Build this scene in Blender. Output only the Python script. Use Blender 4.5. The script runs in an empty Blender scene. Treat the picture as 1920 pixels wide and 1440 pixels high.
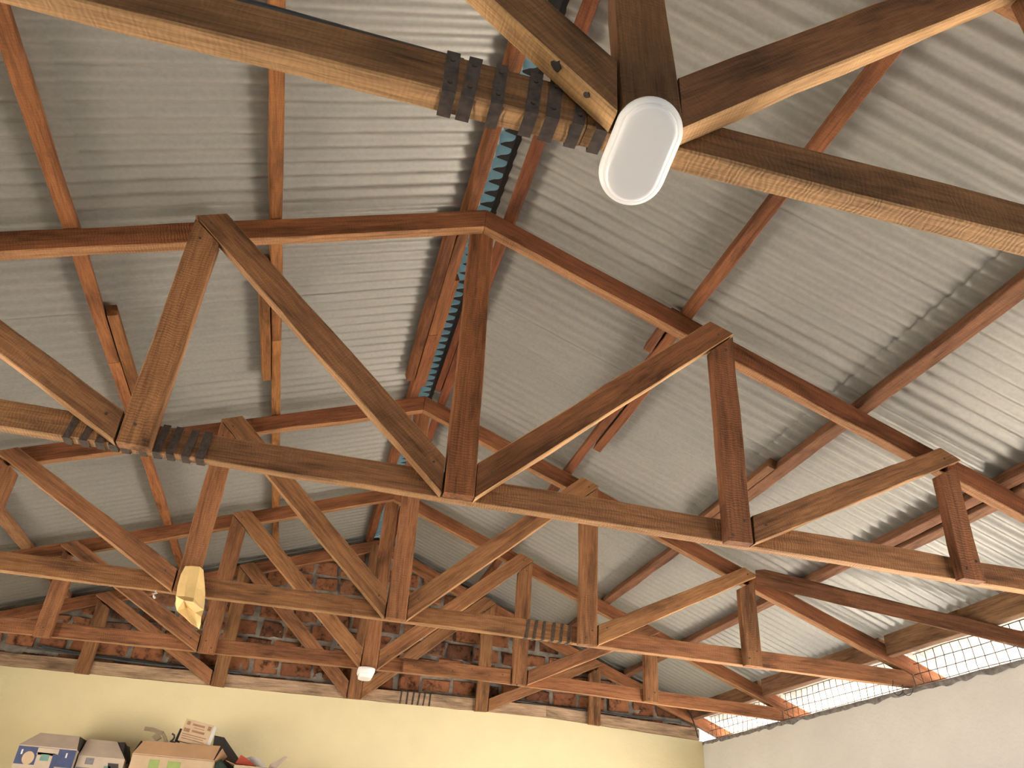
import bpy, bmesh, math, random
from mathutils import Vector, Matrix, noise
random.seed(7)
C = bpy.context.scene.collection
SC = bpy.context.scene

# ------------------------------------------------------------------ camera, sky, sun, exposure
EYE = 1.55                                   # eye height above the floor; roof heights below are given from the eye
cam_data = bpy.data.cameras.new('camera')
cam_data.sensor_width = 36.0
cam_data.lens = 1489.0 / 1920 * 36.0
cam_data.clip_start = 0.02
cam = bpy.data.objects.new('camera', cam_data)
C.objects.link(cam)
f_ = Vector((0.18152031, 0.8344059, 0.52040096)).normalized()
r_ = Vector((0.96660209, -0.24874841, 0.06168172))
r_ = (r_ - f_ * r_.dot(f_)).normalized()
u_ = r_.cross(f_)
cam.matrix_world = Matrix(((r_.x, u_.x, -f_.x, -0.4006), (r_.y, u_.y, -f_.y, 0.0), (r_.z, u_.z, -f_.z, EYE), (0, 0, 0, 1)))
SC.camera = cam

world = bpy.data.worlds.new('sky')
SC.world = world
world.use_nodes = True
wn = world.node_tree
wn.nodes.clear()
wo = wn.nodes.new('ShaderNodeOutputWorld')
wb = wn.nodes.new('ShaderNodeBackground')
sky = wn.nodes.new('ShaderNodeTexSky')
sky.sky_type = 'NISHITA'
sky.sun_disc = False
sky.sun_elevation = math.radians(64)
sky.sun_rotation = math.radians(115)
sky.dust_density = 3.0
sky.air_density = 1.0
wb.inputs['Strength'].default_value = 0.55
wn.links.new(sky.outputs[0], wb.inputs['Color'])
wn.links.new(wb.outputs[0], wo.inputs['Surface'])

sun_data = bpy.data.lights.new('sun', 'SUN')
sun_data.energy = 22.0
sun_data.color = (1.0, 0.95, 0.88)
sun_data.angle = math.radians(0.6)
sun = bpy.data.objects.new('sun', sun_data)
C.objects.link(sun)
sun_from = Vector((0.24, -0.34, 0.91)).normalized()
sun.rotation_euler = sun_from.to_track_quat('Z', 'Y').to_euler()

SC.view_settings.view_transform = 'Standard'
SC.view_settings.look = 'None'
SC.view_settings.gamma = 1.0
SC.view_settings.use_curve_mapping = False
SC.cycles.glossy_bounces = 2
SC.cycles.caustics_reflective = False
SC.cycles.caustics_refractive = False
SC.view_settings.exposure = 1.62

# ------------------------------------------------------------------ materials
MATS = {}
class NT:
    def __init__(s, name):
        s.m = bpy.data.materials.new(name)
        s.m.use_nodes = True
        s.t = s.m.node_tree
        s.b = s.t.nodes['Principled BSDF']
    def n(s, typ, **kw):
        o = s.t.nodes.new('ShaderNode' + typ)
        for k, v in kw.items():
            if hasattr(o, k): setattr(o, k, v)
            else: o.inputs[k].default_value = v
        return o
    def l(s, a, b): s.t.links.new(a, b)
    def coords(s, scale=(1, 1, 1), kind='Object', rand=True):
        tc = s.n('TexCoord'); mp = s.n('Mapping')
        mp.inputs['Scale'].default_value = scale
        s.l(tc.outputs[kind], mp.inputs['Vector'])
        if rand:
            oi = s.n('ObjectInfo'); mm = s.n('Math', operation='MULTIPLY'); mm.inputs[1].default_value = 37.0
            s.l(oi.outputs['Random'], mm.inputs[0])
            s.l(mm.outputs[0], mp.inputs['Location'])
        return mp.outputs[0]
    def noise(s, vec, scale=1.0, detail=4.0, rough=0.55, dist=0.0):
        o = s.n('TexNoise'); o.inputs['Scale'].default_value = scale; o.inputs['Detail'].default_value = detail
        o.inputs['Roughness'].default_value = rough; o.inputs['Distortion'].default_value = dist
        s.l(vec, o.inputs['Vector']); return o.outputs['Fac']
    def ramp(s, fac, stops):
        o = s.n('ValToRGB'); e = o.color_ramp.elements
        while len(e) > 1: e.remove(e[-1])
        e[0].position, c = stops[0]; e[0].color = (*c, 1) if len(c) == 3 else c
        for p, c in stops[1:]:
            x = e.new(p); x.color = (*c, 1) if len(c) == 3 else c
        s.l(fac, o.inputs[0]); return o.outputs[0]
    def mix(s, fac, a, b, mode='MIX'):
        o = s.n('MixRGB', blend_type=mode)
        for k, v in ((0, fac), (1, a), (2, b)):
            if isinstance(v, (int, float)): o.inputs[k].default_value = v
            elif isinstance(v, tuple): o.inputs[k].default_value = (*v, 1)
            else: s.l(v, o.inputs[k])
        return o.outputs[0]
    def bump(s, h, strength=0.3, dist=0.002):
        o = s.n('Bump'); o.inputs['Strength'].default_value = strength; o.inputs['Distance'].default_value = dist
        s.l(h, o.inputs['Height']); s.l(o.outputs[0], s.b.inputs['Normal'])
    def col(s, c):
        if isinstance(c, tuple): s.b.inputs['Base Color'].default_value = (*c, 1)
        else: s.l(c, s.b.inputs['Base Color'])
    def set(s, **kw):
        for k, v in kw.items(): s.b.inputs[k.replace('_', ' ')].default_value = v

def flat(name, c, rough=0.6, metal=0.0, var=0.12, scale=30):
    if name in MATS: return MATS[name]
    m = NT(name); v = m.coords()
    nz = m.noise(v, scale, 4)
    r = m.ramp(nz, [(0.3, tuple(x * (1 - var) for x in c)), (0.7, tuple(min(1, x * (1 + var)) for x in c))])
    m.col(r); m.set(Roughness=rough, Metallic=metal); m.bump(nz, 0.15, 0.001)
    MATS[name] = m.m
    return m.m

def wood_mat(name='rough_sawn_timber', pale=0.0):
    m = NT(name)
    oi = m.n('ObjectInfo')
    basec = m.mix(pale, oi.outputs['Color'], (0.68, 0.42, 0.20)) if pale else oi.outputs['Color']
    grain = m.noise(m.coords((3.0, 60, 60)), 1.0, 6, 0.65, 0.6)
    fine = m.noise(m.coords((12, 260, 260)), 1.0, 3, 0.6)
    stain = m.noise(m.coords((2.2, 9, 9)), 1.0, 4, 0.6, 0.4)
    saw = m.n('TexWave', wave_type='BANDS', bands_direction='X')
    saw.inputs['Scale'].default_value = 28; saw.inputs['Distortion'].default_value = 9; saw.inputs['Detail'].default_value = 2
    m.l(m.coords((1, 0.9, 0.9)), saw.inputs['Vector'])
    g = m.ramp(grain, [(0.25, (0.50, 0.44, 0.40)), (0.5, (1.0, 1.0, 1.0)), (0.78, (1.42, 1.36, 1.25))])
    fi = m.ramp(fine, [(0.30, (0.70, 0.68, 0.64)), (0.55, (1.05, 1.05, 1.05))])
    st = m.ramp(stain, [(0.31, (0.22, 0.19, 0.175)), (0.47, (0.86, 0.84, 0.82)), (0.7, (1.18, 1.18, 1.18))])
    sw = m.ramp(saw.outputs['Fac'], [(0.0, (0.86, 0.85, 0.83)), (0.4, (1.02, 1.02, 1.02))])
    c = m.mix(1.0, basec, g, 'MULTIPLY')
    c = m.mix(1.0, c, fi, 'MULTIPLY')
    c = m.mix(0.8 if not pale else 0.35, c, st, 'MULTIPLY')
    c = m.mix(0.45, c, sw, 'MULTIPLY')
    m.col(c); m.set(Roughness=0.78)
    m.b.inputs['Specular IOR Level'].default_value = 0.25
    hh = m.n('Math', operation='ADD'); m.l(grain, hh.inputs[0]); m.l(saw.outputs['Fac'], hh.inputs[1])
    m.bump(hh.outputs[0], 0.45, 0.002)
    return m.m
WOOD = wood_mat()
EDGE1 = wood_mat('sawn_edge_painted_light', 0.28)  # sawn tone made lighter, partly painting in the light on undersides
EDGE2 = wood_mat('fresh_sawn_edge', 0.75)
EDGE3 = wood_mat('orange_sawn_painted_light', 0.42)  # sawn colour with the brightness of the lit beam underside painted in

def sheet_mat():
    m = NT('galvanised_sheet')
    v = m.coords((1, 1, 1), 'Object', False)
    n1 = m.noise(m.coords((0.9, 1.6, 1)), 1.0, 4, 0.55)
    n2 = m.noise(v, 60, 3)
    c = m.ramp(n1, [(0.3, (0.30, 0.29, 0.255)), (0.55, (0.335, 0.322, 0.282)), (0.8, (0.36, 0.347, 0.308))])
    sp = m.ramp(n2, [(0.3, (0.92, 0.92, 0.92)), (0.6, (1.03, 1.03, 1.03))])
    m.col(m.mix(1.0, c, sp, 'MULTIPLY'))
    rr = m.ramp(n1, [(0.3, (0.50,) * 3), (0.7, (0.36,) * 3)])
    m.l(rr, m.b.inputs['Roughness'])
    m.set(Metallic=0.30)
    return m.m
SHEET = sheet_mat()

def wall_mat(name, c, var=0.05):
    m = NT(name); v = m.coords((1, 1, 1), 'Object', False)
    n1 = m.noise(v, 1.7, 5, 0.6); n2 = m.noise(v, 9, 4); n3 = m.noise(v, 55, 4)
    a = m.ramp(n1, [(0.3, tuple(x * (1 - var) for x in c)), (0.7, tuple(min(1, x * (1 + var)) for x in c))])
    m.col(a); m.set(Roughness=0.82)
    hh = m.n('Math', operation='ADD'); m.l(n2, hh.inputs[0]); mu = m.n('Math', operation='MULTIPLY'); mu.inputs[1].default_value = 0.25
    m.l(n3, mu.inputs[0]); m.l(mu.outputs[0], hh.inputs[1])
    m.bump(hh.outputs[0], 0.5, 0.012)
    return m.m
YELLOW = wall_mat('yellow_plaster', (0.83, 0.735, 0.455))
WHITE = wall_mat('pale_plaster', (0.90, 0.895, 0.87))
FLOOR = wall_mat('concrete_floor', (0.34, 0.32, 0.295))
EARTH = wall_mat('dry_earth', (0.60, 0.535, 0.45))

def brick_mat():
    m = NT('burnt_brick')
    oi = m.n('ObjectInfo')
    v = m.coords((1, 1, 1))
    n1 = m.noise(v, 14, 6, 0.65); n2 = m.noise(v, 50, 4)
    base = m.ramp(oi.outputs['Random'], [(0.0, (0.13, 0.060, 0.036)), (0.3, (0.26, 0.108, 0.054)), (0.65, (0.34, 0.150, 0.074)), (1.0, (0.20, 0.110, 0.075))])
    d = m.ramp(n1, [(0.34, (0.22, 0.21, 0.21)), (0.50, (0.92, 0.92, 0.92)), (0.8, (1.35, 1.28, 1.2))])
    m.col(m.mix(1.0, base, d, 'MULTIPLY')); m.set(Roughness=0.92); m.b.inputs['Specular IOR Level'].default_value = 0.1
    hh = m.n('Math', operation='ADD'); m.l(n1, hh.inputs[0]); m.l(n2, hh.inputs[1])
    m.bump(hh.outputs[0], 0.7, 0.006)
    return m.m
BRICK = brick_mat()
MORTAR = flat('grey_mortar', (0.235, 0.215, 0.185), 0.95, 0, 0.5, 9)
RUST = flat('dark_strap_steel', (0.060, 0.043, 0.034), 0.55, 0.2, 0.5, 60)
BLUE = flat('blue_ridge_metal', (0.24, 0.46, 0.55), 0.4, 0.1, 0.10, 8)
LAMPW = flat('white_lamp_plastic', (0.95, 0.94, 0.955), 0.10, 0, 0.01, 5)
LAMPR = flat('white_lamp_rim', (0.90, 0.90, 0.89), 0.30, 0, 0.01, 5)
BLACK = flat('black_plastic', (0.018, 0.018, 0.02), 0.5, 0, 0.3, 10)
CABLE = flat('grey_cable', (0.06, 0.065, 0.07), 0.6, 0, 0.3, 10)
WIRE = flat('rusty_wire', (0.06, 0.055, 0.05), 0.8, 0.0, 0.3, 40)
PAPER = flat('yellow_kraft_paper', (0.84, 0.60, 0.26), 0.7, 0, 0.10, 14)
CARD = flat('brown_cardboard', (0.42, 0.25, 0.135), 0.8, 0, 0.08, 12)
CARDL = flat('light_cardboard', (0.55, 0.41, 0.27), 0.8, 0, 0.08, 12)
CARDP = flat('pale_cardboard', (0.52, 0.43, 0.34), 0.8, 0, 0.08, 12)
NAVY = flat('navy_print', (0.05, 0.07, 0.16), 0.7, 0, 0.15, 20)
GREEN = flat('green_print', (0.30, 0.40, 0.13), 0.7, 0, 0.10, 20)
REDP = flat('red_print', (0.55, 0.10, 0.06), 0.7, 0, 0.10, 20)
INK = flat('brown_ink', (0.30, 0.17, 0.10), 0.8, 0, 0.2, 40)
GREYI = flat('grey_ink', (0.20, 0.20, 0.21), 0.8, 0, 0.2, 40)
TEAL = flat('teal_cloth', (0.16, 0.30, 0.26), 0.9, 0, 0.15, 20)
DARKB = flat('dark_board', (0.045, 0.038, 0.034), 0.7, 0, 0.2, 20)
PALE = flat('off_white_sheet', (0.72, 0.70, 0.68), 0.7, 0, 0.06, 20)
GRIME = flat('dark_mortar_grime', (0.27, 0.26, 0.25), 0.95, 0, 0.5, 25)
CEMENT = flat('cement_plate', (0.38, 0.32, 0.25), 0.9, 0, 0.25, 8)

# ------------------------------------------------------------------ helpers
WM = {}                                      # world matrices of built objects
def put(o, parent=None, mw=None):
    mw = mw or Matrix.Identity(4)
    C.objects.link(o)
    WM[o.name] = mw
    if parent is not None:
        o.parent = parent
        o.matrix_basis = WM[parent.name].inverted() @ mw
    else:
        o.matrix_basis = mw
    return o
def tag(o, label=None, cat=None, group=None, kind=None):
    if label: o['label'] = label
    if cat: o['category'] = cat
    if group: o['group'] = group
    if kind: o['kind'] = kind
    return o
def empty(name, loc, parent=None):
    o = bpy.data.objects.new(name, None)
    o.empty_display_size = 0.05
    return put(o, parent, Matrix.Translation(loc))
def mesh_obj(name, verts, faces, mat, parent=None, mw=None, smooth=False):
    mw = mw or Matrix.Identity(4)
    inv = mw.inverted()
    me = bpy.data.meshes.new(name)
    me.from_pydata([inv @ Vector(v) for v in verts], [], faces)
    me.materials.append(mat)
    if smooth:
        for p in me.polygons: p.use_smooth = True
    me.update()
    return put(bpy.data.objects.new(name, me), parent, mw)
def V(x, y, z): return Vector((x, y, z + EYE))          # roof coordinates: heights counted from the eye

def frame(origin, xdir, up=Vector((0, 0, 1))):
    x = xdir.normalized()
    if abs(x.dot(up)) > 0.98: up = Vector((0, 1, 0))
    y = up.cross(x).normalized(); z = x.cross(y)
    return Matrix(((x.x, y.x, z.x, origin.x), (x.y, y.y, z.y, origin.y), (x.z, y.z, z.z, origin.z), (0, 0, 0, 1)))

def timber(name, q0, q1, color, parent=None, ch=0.004, jit=0.0018, mat=None, step=0.16, edge=None):
    """rough timber between two four-cornered ends (rings run the same way round), softened arrises, slightly uneven"""
    mat = mat or WOOD
    c0 = sum(q0, Vector()) / 4; c1 = sum(q1, Vector()) / 4
    mw = frame((c0 + c1) / 2, c1 - c0)
    n = max(2, int((c1 - c0).length / step))
    verts, faces = [], []
    def ring(q):
        out = []
        for i in range(4):
            p = q[i]
            for o in (q[i - 1], q[(i + 1) % 4]):
                d = o - p
                out.append(p + d * min(0.3, ch / max(d.length, 1e-6)))
        return out
    off = [Vector()] * 4
    for k in range(n + 1):
        t = k / n
        if 0 < k < n:
            off = [Vector((random.gauss(0, jit), random.gauss(0, jit), random.gauss(0, jit))) for _ in range(4)]
        else: off = [Vector()] * 4
        q = [q0[i].lerp(q1[i], t) + off[i] for i in range(4)]
        verts += ring(q)
    for k in range(n):
        for i in range(8):
            a = k * 8 + i; b = k * 8 + (i + 1) % 8
            faces.append((a, b, b + 8, a + 8))
    faces.append(tuple(range(7, -1, -1)))
    faces.append(tuple(range(n * 8, n * 8 + 8)))
    # make the normals face outwards whichever way round the ring was given
    o = mesh_obj(name, verts, faces, mat, parent, mw)
    bm = bmesh.new(); bm.from_mesh(o.data); bmesh.ops.recalc_face_normals(bm, faces=bm.faces); bm.to_mesh(o.data); bm.free()
    if edge:                                  # narrow edges of the board in a sawn tone, most with light painted in, upper and lower alike
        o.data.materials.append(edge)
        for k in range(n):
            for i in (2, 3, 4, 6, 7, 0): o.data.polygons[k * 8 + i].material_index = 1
    v = random.uniform(0.88, 1.14)
    o.color = (color[0] * v, color[1] * v * random.uniform(0.90, 0.99), color[2] * v * 0.90, 1)
    return o

def web(name, b0, t0, t1, b1, y0, y1, color, parent, tilt=0.0, **kw):
    """member lying in the plane of a truss: lower/upper corner of its start, upper/lower corner of its end"""
    q0 = [V(b0[0], y0, b0[1]), V(t0[0], y0, t0[1]), V(t0[0], y1, t0[1]), V(b0[0], y1, b0[1])]
    q1 = [V(b1[0], y0 + tilt, b1[1]), V(t1[0], y0 + tilt, t1[1]), V(t1[0], y1 + tilt, t1[1]), V(b1[0], y1 + tilt, b1[1])]
    return timber(name, q0, q1, color, parent, **kw)

def box_verts(x0, x1, y0, y1, z0, z1):
    return [(x, y, z) for x in (x0, x1) for y in (y0, y1) for z in (z0, z1)]
BF = [(0, 1, 3, 2), (4, 6, 7, 5), (0, 4, 5, 1), (2, 3, 7, 6), (0, 2, 6, 4), (1, 5, 7, 3)]
def boxes(name, lst, mat, parent=None, mw=None, kind=None):
    vs, fs = [], []
    for b in lst:
        o = len(vs); vs += box_verts(*b); fs += [tuple(i + o for i in f) for f in BF]
    o = mesh_obj(name, vs, fs, mat, parent, mw)
    if kind: o['kind'] = kind
    return o
def tube(name, pts, r, mat, parent=None, sides=8):
    vs, fs = [], []
    pts = [Vector(p) for p in pts]
    for i, p in enumerate(pts):
        d = (pts[min(i + 1, len(pts) - 1)] - pts[max(i - 1, 0)]).normalized()
        m = frame(p, d)
        for k in range(sides):
            a = 2 * math.pi * k / sides
            vs.append(m @ Vector((0, r * math.cos(a), r * math.sin(a))))
    for i in range(len(pts) - 1):
        for k in range(sides):
            a = i * sides + k; b = i * sides + (k + 1) % sides
            fs.append((a, b, b + sides, a + sides))
    fs.append(tuple(range(sides - 1, -1, -1))); fs.append(tuple(range((len(pts) - 1) * sides, len(pts) * sides)))
    return mesh_obj(name, vs, fs, mat, parent, Matrix.Translation(pts[0]), smooth=True)

# ------------------------------------------------------------------ the building
YT = [0.917, 2.655, 4.425, 5.954, 7.24]      # near faces of the five trusses
SL, SR = 0.360, 0.385                        # roof slopes
ZA = 2.445                                   # underside of the rafters at the ridge
DV = 0.107                                   # depth of a rafter measured upright
XL, XRW = -3.40, 3.20                        # inner faces of the side walls
YB, YG = -3.2, 7.24                          # inner faces of back and gable wall
ZW = 1.10                                    # top of the side walls
def slope(side): return SL if side < 0 else SR
def zlow(x): return ZA - slope(x) * abs(x)
def zup(x): return zlow(x) + DV
def roofpt(side, x, y, n):
    """point n above the upper edge of the rafters, measured square to the roof"""
    s = slope(side); c = 1 / math.sqrt(1 + s * s)
    X = abs(x); Z = ZA + DV - s * X
    return V(side * (X + n * s * c), y, Z + n * c)

# side walls with unseen window openings added and sized for their daylight, built of blocks in one shell each
def wall_x(name, x0, x1, mat, wins):
    ys = [YB - 0.2] + [v for w in wins for v in w] + [YG + 0.25]
    z1 = EYE + ZW
    L = []
    for i in range(0, len(ys) - 1, 2): L.append((x0, x1, ys[i], ys[i + 1], 0, z1))
    for a, b in wins:
        L.append((x0, x1, a, b, 0, 0.80)); L.append((x0, x1, a, b, 2.05, z1))
    return boxes(name, L, mat, kind='structure')
WINR = [(0.3, 2.2), (2.8, 4.7), (5.1, 6.2)]
wall_x('wall_right', XRW, XRW + 0.22, WHITE, WINR)
wall_x('wall_left', XL - 0.22, XL, YELLOW, [(0.8, 2.8), (3.6, 5.6)])
boxes('wall_back', [(XL, XRW, YB - 0.2, YB, 0, EYE + ZW),
                    (-2.3, 2.3, YB - 0.2, YB, EYE + ZW, EYE + ZW + 0.3), (-1.5, 1.5, YB - 0.2, YB, EYE + ZW + 0.3, EYE + ZW + 0.7)], YELLOW, kind='structure')
fl = boxes('floor', [(XL - 0.22, XRW + 0.22, YB - 0.2, YG + 0.25, -0.15, 0.0)], FLOOR, kind='structure')
g = mesh_obj('ground', [(-60, -60, -0.16), (60, -60, -0.16), (60, 60, -0.16), (-60, 60, -0.16)], [(0, 1, 2, 3)], EARTH); g['kind'] = 'structure'

# gable wall: plastered below, brickwork behind the last truss
def gable():
    n = 60
    vs, fs = [], []
    # plaster front with a slightly uneven top edge
    for i in range(n + 1):
        x = XL + (XRW - XL) * i / n
        zt = EYE - 0.004 + (1.165 + 0.0124 * (x - 1.7) if x < 1.7 else 1.165 - 0.037 * (x - 1.7)) + noise.noise(Vector((x * 5, 0, 3))) * 0.006
        for y in (YG, YG + 0.055): vs += [(x, y, 0), (x, y, zt)]
    for i in range(n):
        a = i * 4; b = a + 4
        fs += [(a, b, b + 1, a + 1), (a + 1, b + 1, b + 3, a + 3), (a + 3, b + 3, b + 2, a + 2), (a + 2, b + 2, b, a)]
    fs += [(0, 1, 3, 2), (n * 4, n * 4 + 2, n * 4 + 3, n * 4 + 1)]
    return mesh_obj('wall_gable', vs, fs, YELLOW)
GW = gable(); GW['kind'] = 'structure'
# mortar body behind the bricks, a rough surface following the roof
def mortar():
    vs, fs = [], []
    nx, nz = 130, 34
    for i in range(nx + 1):
        x = XL + (XRW - XL) * i / nx
        top = zup(x) + 0.055
        for k in range(nz + 1):
            z = 0.9 + (top - 0.9) * k / nz
            y = YG + 0.085 + noise.noise(Vector((x * 11, 0, z * 11))) * 0.024 + noise.noise(Vector((x * 31, 5, z * 31))) * 0.016
            vs.append(V(x, y, z))
    for i in range(nx):
        for k in range(nz):
            a = i * (nz + 1) + k
            fs.append((a, a + nz + 1, a + nz + 2, a + 1))
    base = len(vs)
    vs += [V(XL, YG + 0.3, 0.9), V(XRW, YG + 0.3, 0.9), V(XRW, YG + 0.3, zup(XRW) + 0.05), V(0, YG + 0.3, zup(0) + 0.05), V(XL, YG + 0.3, zup(XL) + 0.05)]
    fs.append(tuple(range(base, base + 5)))
    return mesh_obj('mortar', vs, fs, MORTAR, GW, smooth=True)
mortar()
CH, BL, JT = 0.150, 0.215, 0.032
row = 0
z = 0.985
while z < ZA:
    x = XL + 0.05 + (0.0 if row % 2 else -0.13)
    while x < XRW:
        L = BL * random.uniform(0.78, 1.14); H = (CH - JT) * random.uniform(0.86, 1.12)
        zz = z + random.uniform(-0.010, 0.010)
        x0, x1 = max(x, XL), min(x + L, XRW)
        if x1 - x0 > 0.08 and max(zz + H - zup(x0) - 0.05, zz + H - zup(x1) - 0.05) < 0:
            y0 = YG + 0.062 + random.uniform(-0.004, 0.010)
            c = Vector(((x0 + x1) / 2, y0 + 0.05, zz + H / 2 + EYE))
            hx, hz = (x1 - x0) / 2, H / 2
            vs = []
            for yy, k in ((y0, 1.0), (y0 - 0.0, 1.0)): pass
            e = 0.010
            ring = [(-hx, -hz), (hx, -hz), (hx, hz), (-hx, hz)]
            front = [(px * (1 - e / hx) + random.uniform(-.011, .011), y0 + random.uniform(-.007, .007), pz * (1 - e / hz) + random.uniform(-.010, .010)) for px, pz in ring]
            mid = [(px + random.uniform(-.010, .010), y0 + 0.012, pz + random.uniform(-.009, .009)) for px, pz in ring]
            back = [(px, y0 + 0.09, pz) for px, pz in ring]
            vs = [(c.x + p[0], p[1], c.z + p[2]) for p in front + mid + back]
            fs = [(0, 1, 2, 3), (11, 10, 9, 8)]
            for o in (0, 4):
                for i in range(4): fs.append((o + i, o + 4 + i, o + 4 + (i + 1) % 4, o + (i + 1) % 4))
            rz = random.uniform(-0.02, 0.02)
            mesh_obj('brick', vs, fs, BRICK, GW, Matrix.Translation(c) @ Matrix.Rotation(0, 4, 'Y'))
        x += L + JT * random.uniform(0.7, 1.5)
    z += CH
    row += 1

# rough mortar bed along the top of the right wall
def wall_bed():
    vs, fs = [], []
    n = 160
    y0, y1 = 1.0, YG
    prof = [(XRW - 0.004, 1.070), (XRW - 0.012, 1.092), (XRW + 0.01, 1.106), (XRW + 0.11, 1.110), (XRW + 0.22, 1.10)]
    for i in range(n + 1):
        y = y0 + (y1 - y0) * i / n
        for k, (x, z_) in enumerate(prof):
            j = noise.noise(Vector((y * 9, k * 3.1, 0)))
            j2 = noise.noise(Vector((y * 33, k * 1.7, 4)))
            vs.append(V(x + (j + j2) * 0.008 * (k < 3), y, z_ + (0.022 * j + 0.012 * j2 if k < 1 else 0.006 * j + 0.004 * j2)))
    m = len(prof)
    for i in range(n):
        for k in range(m - 1):
            a = i * m + k
            fs.append((a, a + m, a + m + 1, a + 1))
    o = mesh_obj('trim_1', vs, fs, GRIME, smooth=True); o['kind'] = 'structure'
wall_bed()

# roof: overlapping corrugated sheets, each a piece of its own
roof = empty('ceiling', V(0, 2.4, ZA + 0.2)); roof['kind'] = 'structure'
PITCH, AMP, PUR = 0.076, 0.0100, 0.060
def sheet(side, x0, x1, y0, y1, lift):
    n = int(round((y1 - y0) / PITCH * 8))
    vs, fs = [], []
    nx = max(2, int((x1 - x0) / 0.3))
    for j in range(nx + 1):
        x = x0 + (x1 - x0) * j / nx
        for i in range(n + 1):
            y = y0 + (y1 - y0) * i / n
            nrm = PUR + AMP + lift + AMP * math.cos(2 * math.pi * y / PITCH) + 0.0012 * noise.noise(Vector((x * 1.5, y * 2, side * 7 + lift * 900)))
            vs.append(roofpt(side, x, y, nrm))
    for j in range(nx):
        for i in range(n):
            a = j * (n + 1) + i
            fs.append((a, a + 1, a + n + 2, a + n + 1))
    s = slope(side); c = 1 / math.sqrt(1 + s * s)
    mw = frame(roofpt(side, (x0 + x1) / 2, (y0 + y1) / 2, PUR), Vector((side * c, 0, -s * c)))
    return mesh_obj('roof_sheet', vs, fs, SHEET, roof, mw, smooth=True)
W_ = PITCH * 9
k0 = int(math.floor((YB - 0.3 - 1.97) / W_))
for side in (-1, 1):
    xe = 1.50 if side < 0 else 1.68
    for k in range(k0, 9):
        y0 = 1.97 + k * W_; y1 = y0 + W_ + PITCH * 1.45
        if y0 > YG + 0.15: continue
        y1 = min(y1, YG + 0.42)
        l = 0.0014 * (k % 2)
        sheet(side, xe, 3.40 + 0.42 if side < 0 else 3.62, y0, y1, l)
        sheet(side, 0.004 if side < 0 else 0.030, xe + 0.17, y0, y1, 0.0055 + l)
# ridge: a blue corrugated strip carried over the top, under a folded cap coloured dark to paint the gap's black shade
def ridge():
    y0, y1 = YB - 0.3, YG + 0.42
    n = int((y1 - y0) / PITCH * 10)
    c = 1 / math.sqrt(1 + SL * SL)
    xs = [-0.10, -0.05, 0.0, 0.022, 0.045, 0.060]
    vs, fs = [], []
    for i in range(n + 1):
        y = y0 + (y1 - y0) * i / n
        ph = 2 * math.pi * y / PITCH
        for k, x in enumerate(xs):
            nn = PUR + AMP * 2 + 0.014 + 0.011 * math.cos(ph) + 0.003 * noise.noise(Vector((y * 3, x * 9, 2)))
            xx = x + (0.010 * math.sin(ph) if k >= 4 else 0)
            vs.append(V(xx - nn * SL * c, y, ZA + DV + SL * x + nn * c))
    m = len(xs)
    for i in range(n):
        for k in range(m - 1):
            a = i * m + k
            fs.append((a, a + 1, a + m + 1, a + m))
    mesh_obj('ridge_strip', vs, fs, BLUE, roof, Matrix.Translation(V(0, 2, ZA)), smooth=True)
    vs, fs = [], []
    xs = [-0.20, -0.03, 0.0, 0.03, 0.20]
    for y in (y0, y1):
        for x in xs:
            vs.append(roofpt(-1 if x < 0 else 1, x, y, PUR + 0.058 - (0.012 if abs(x) > 0.1 else 0)))
    fs = [(k, k + 1, k + 6, k + 5) for k in range(4)]
    mesh_obj('ridge_cap', vs, fs, DARKB, roof, Matrix.Translation(V(0, 2, ZA)))
ridge()

# ------------------------------------------------------------------ trusses
BROWN = (0.245, 0.135, 0.066)
RUSSET = (0.30, 0.150, 0.072)
RED = (0.235, 0.098, 0.045)
def truss(i, label, hl, color, top_color):
    """hl: function x -> underside of the tie beam; returns the empty and its parts"""
    y = YT[i]
    root = empty('roof_truss', V(0, y, hl(0)))
    tag(root, label, 'truss', 'timber roof trusses under the metal roof')
    P = {'root': root}
    return root, y
def tie(root, y, pieces, color, edge=EDGE1):
    out = []
    for (x0, z0, x1, z1) in pieces:
        def topz(x, z): return min(z + 0.098, zlow(x) - 0.002) if abs(x) > 2 else z + 0.098
        # stop the upper corner where the rafter comes down
        def upper(x, z):
            if z + 0.098 <= zlow(x): return (x, z + 0.098)
            s = slope(x); xx = (ZA - z - 0.098) / s - 0.004
            return (math.copysign(xx, x), z + 0.098)
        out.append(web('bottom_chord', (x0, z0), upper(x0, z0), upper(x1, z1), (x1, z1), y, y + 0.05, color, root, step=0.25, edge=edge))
    return out
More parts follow.
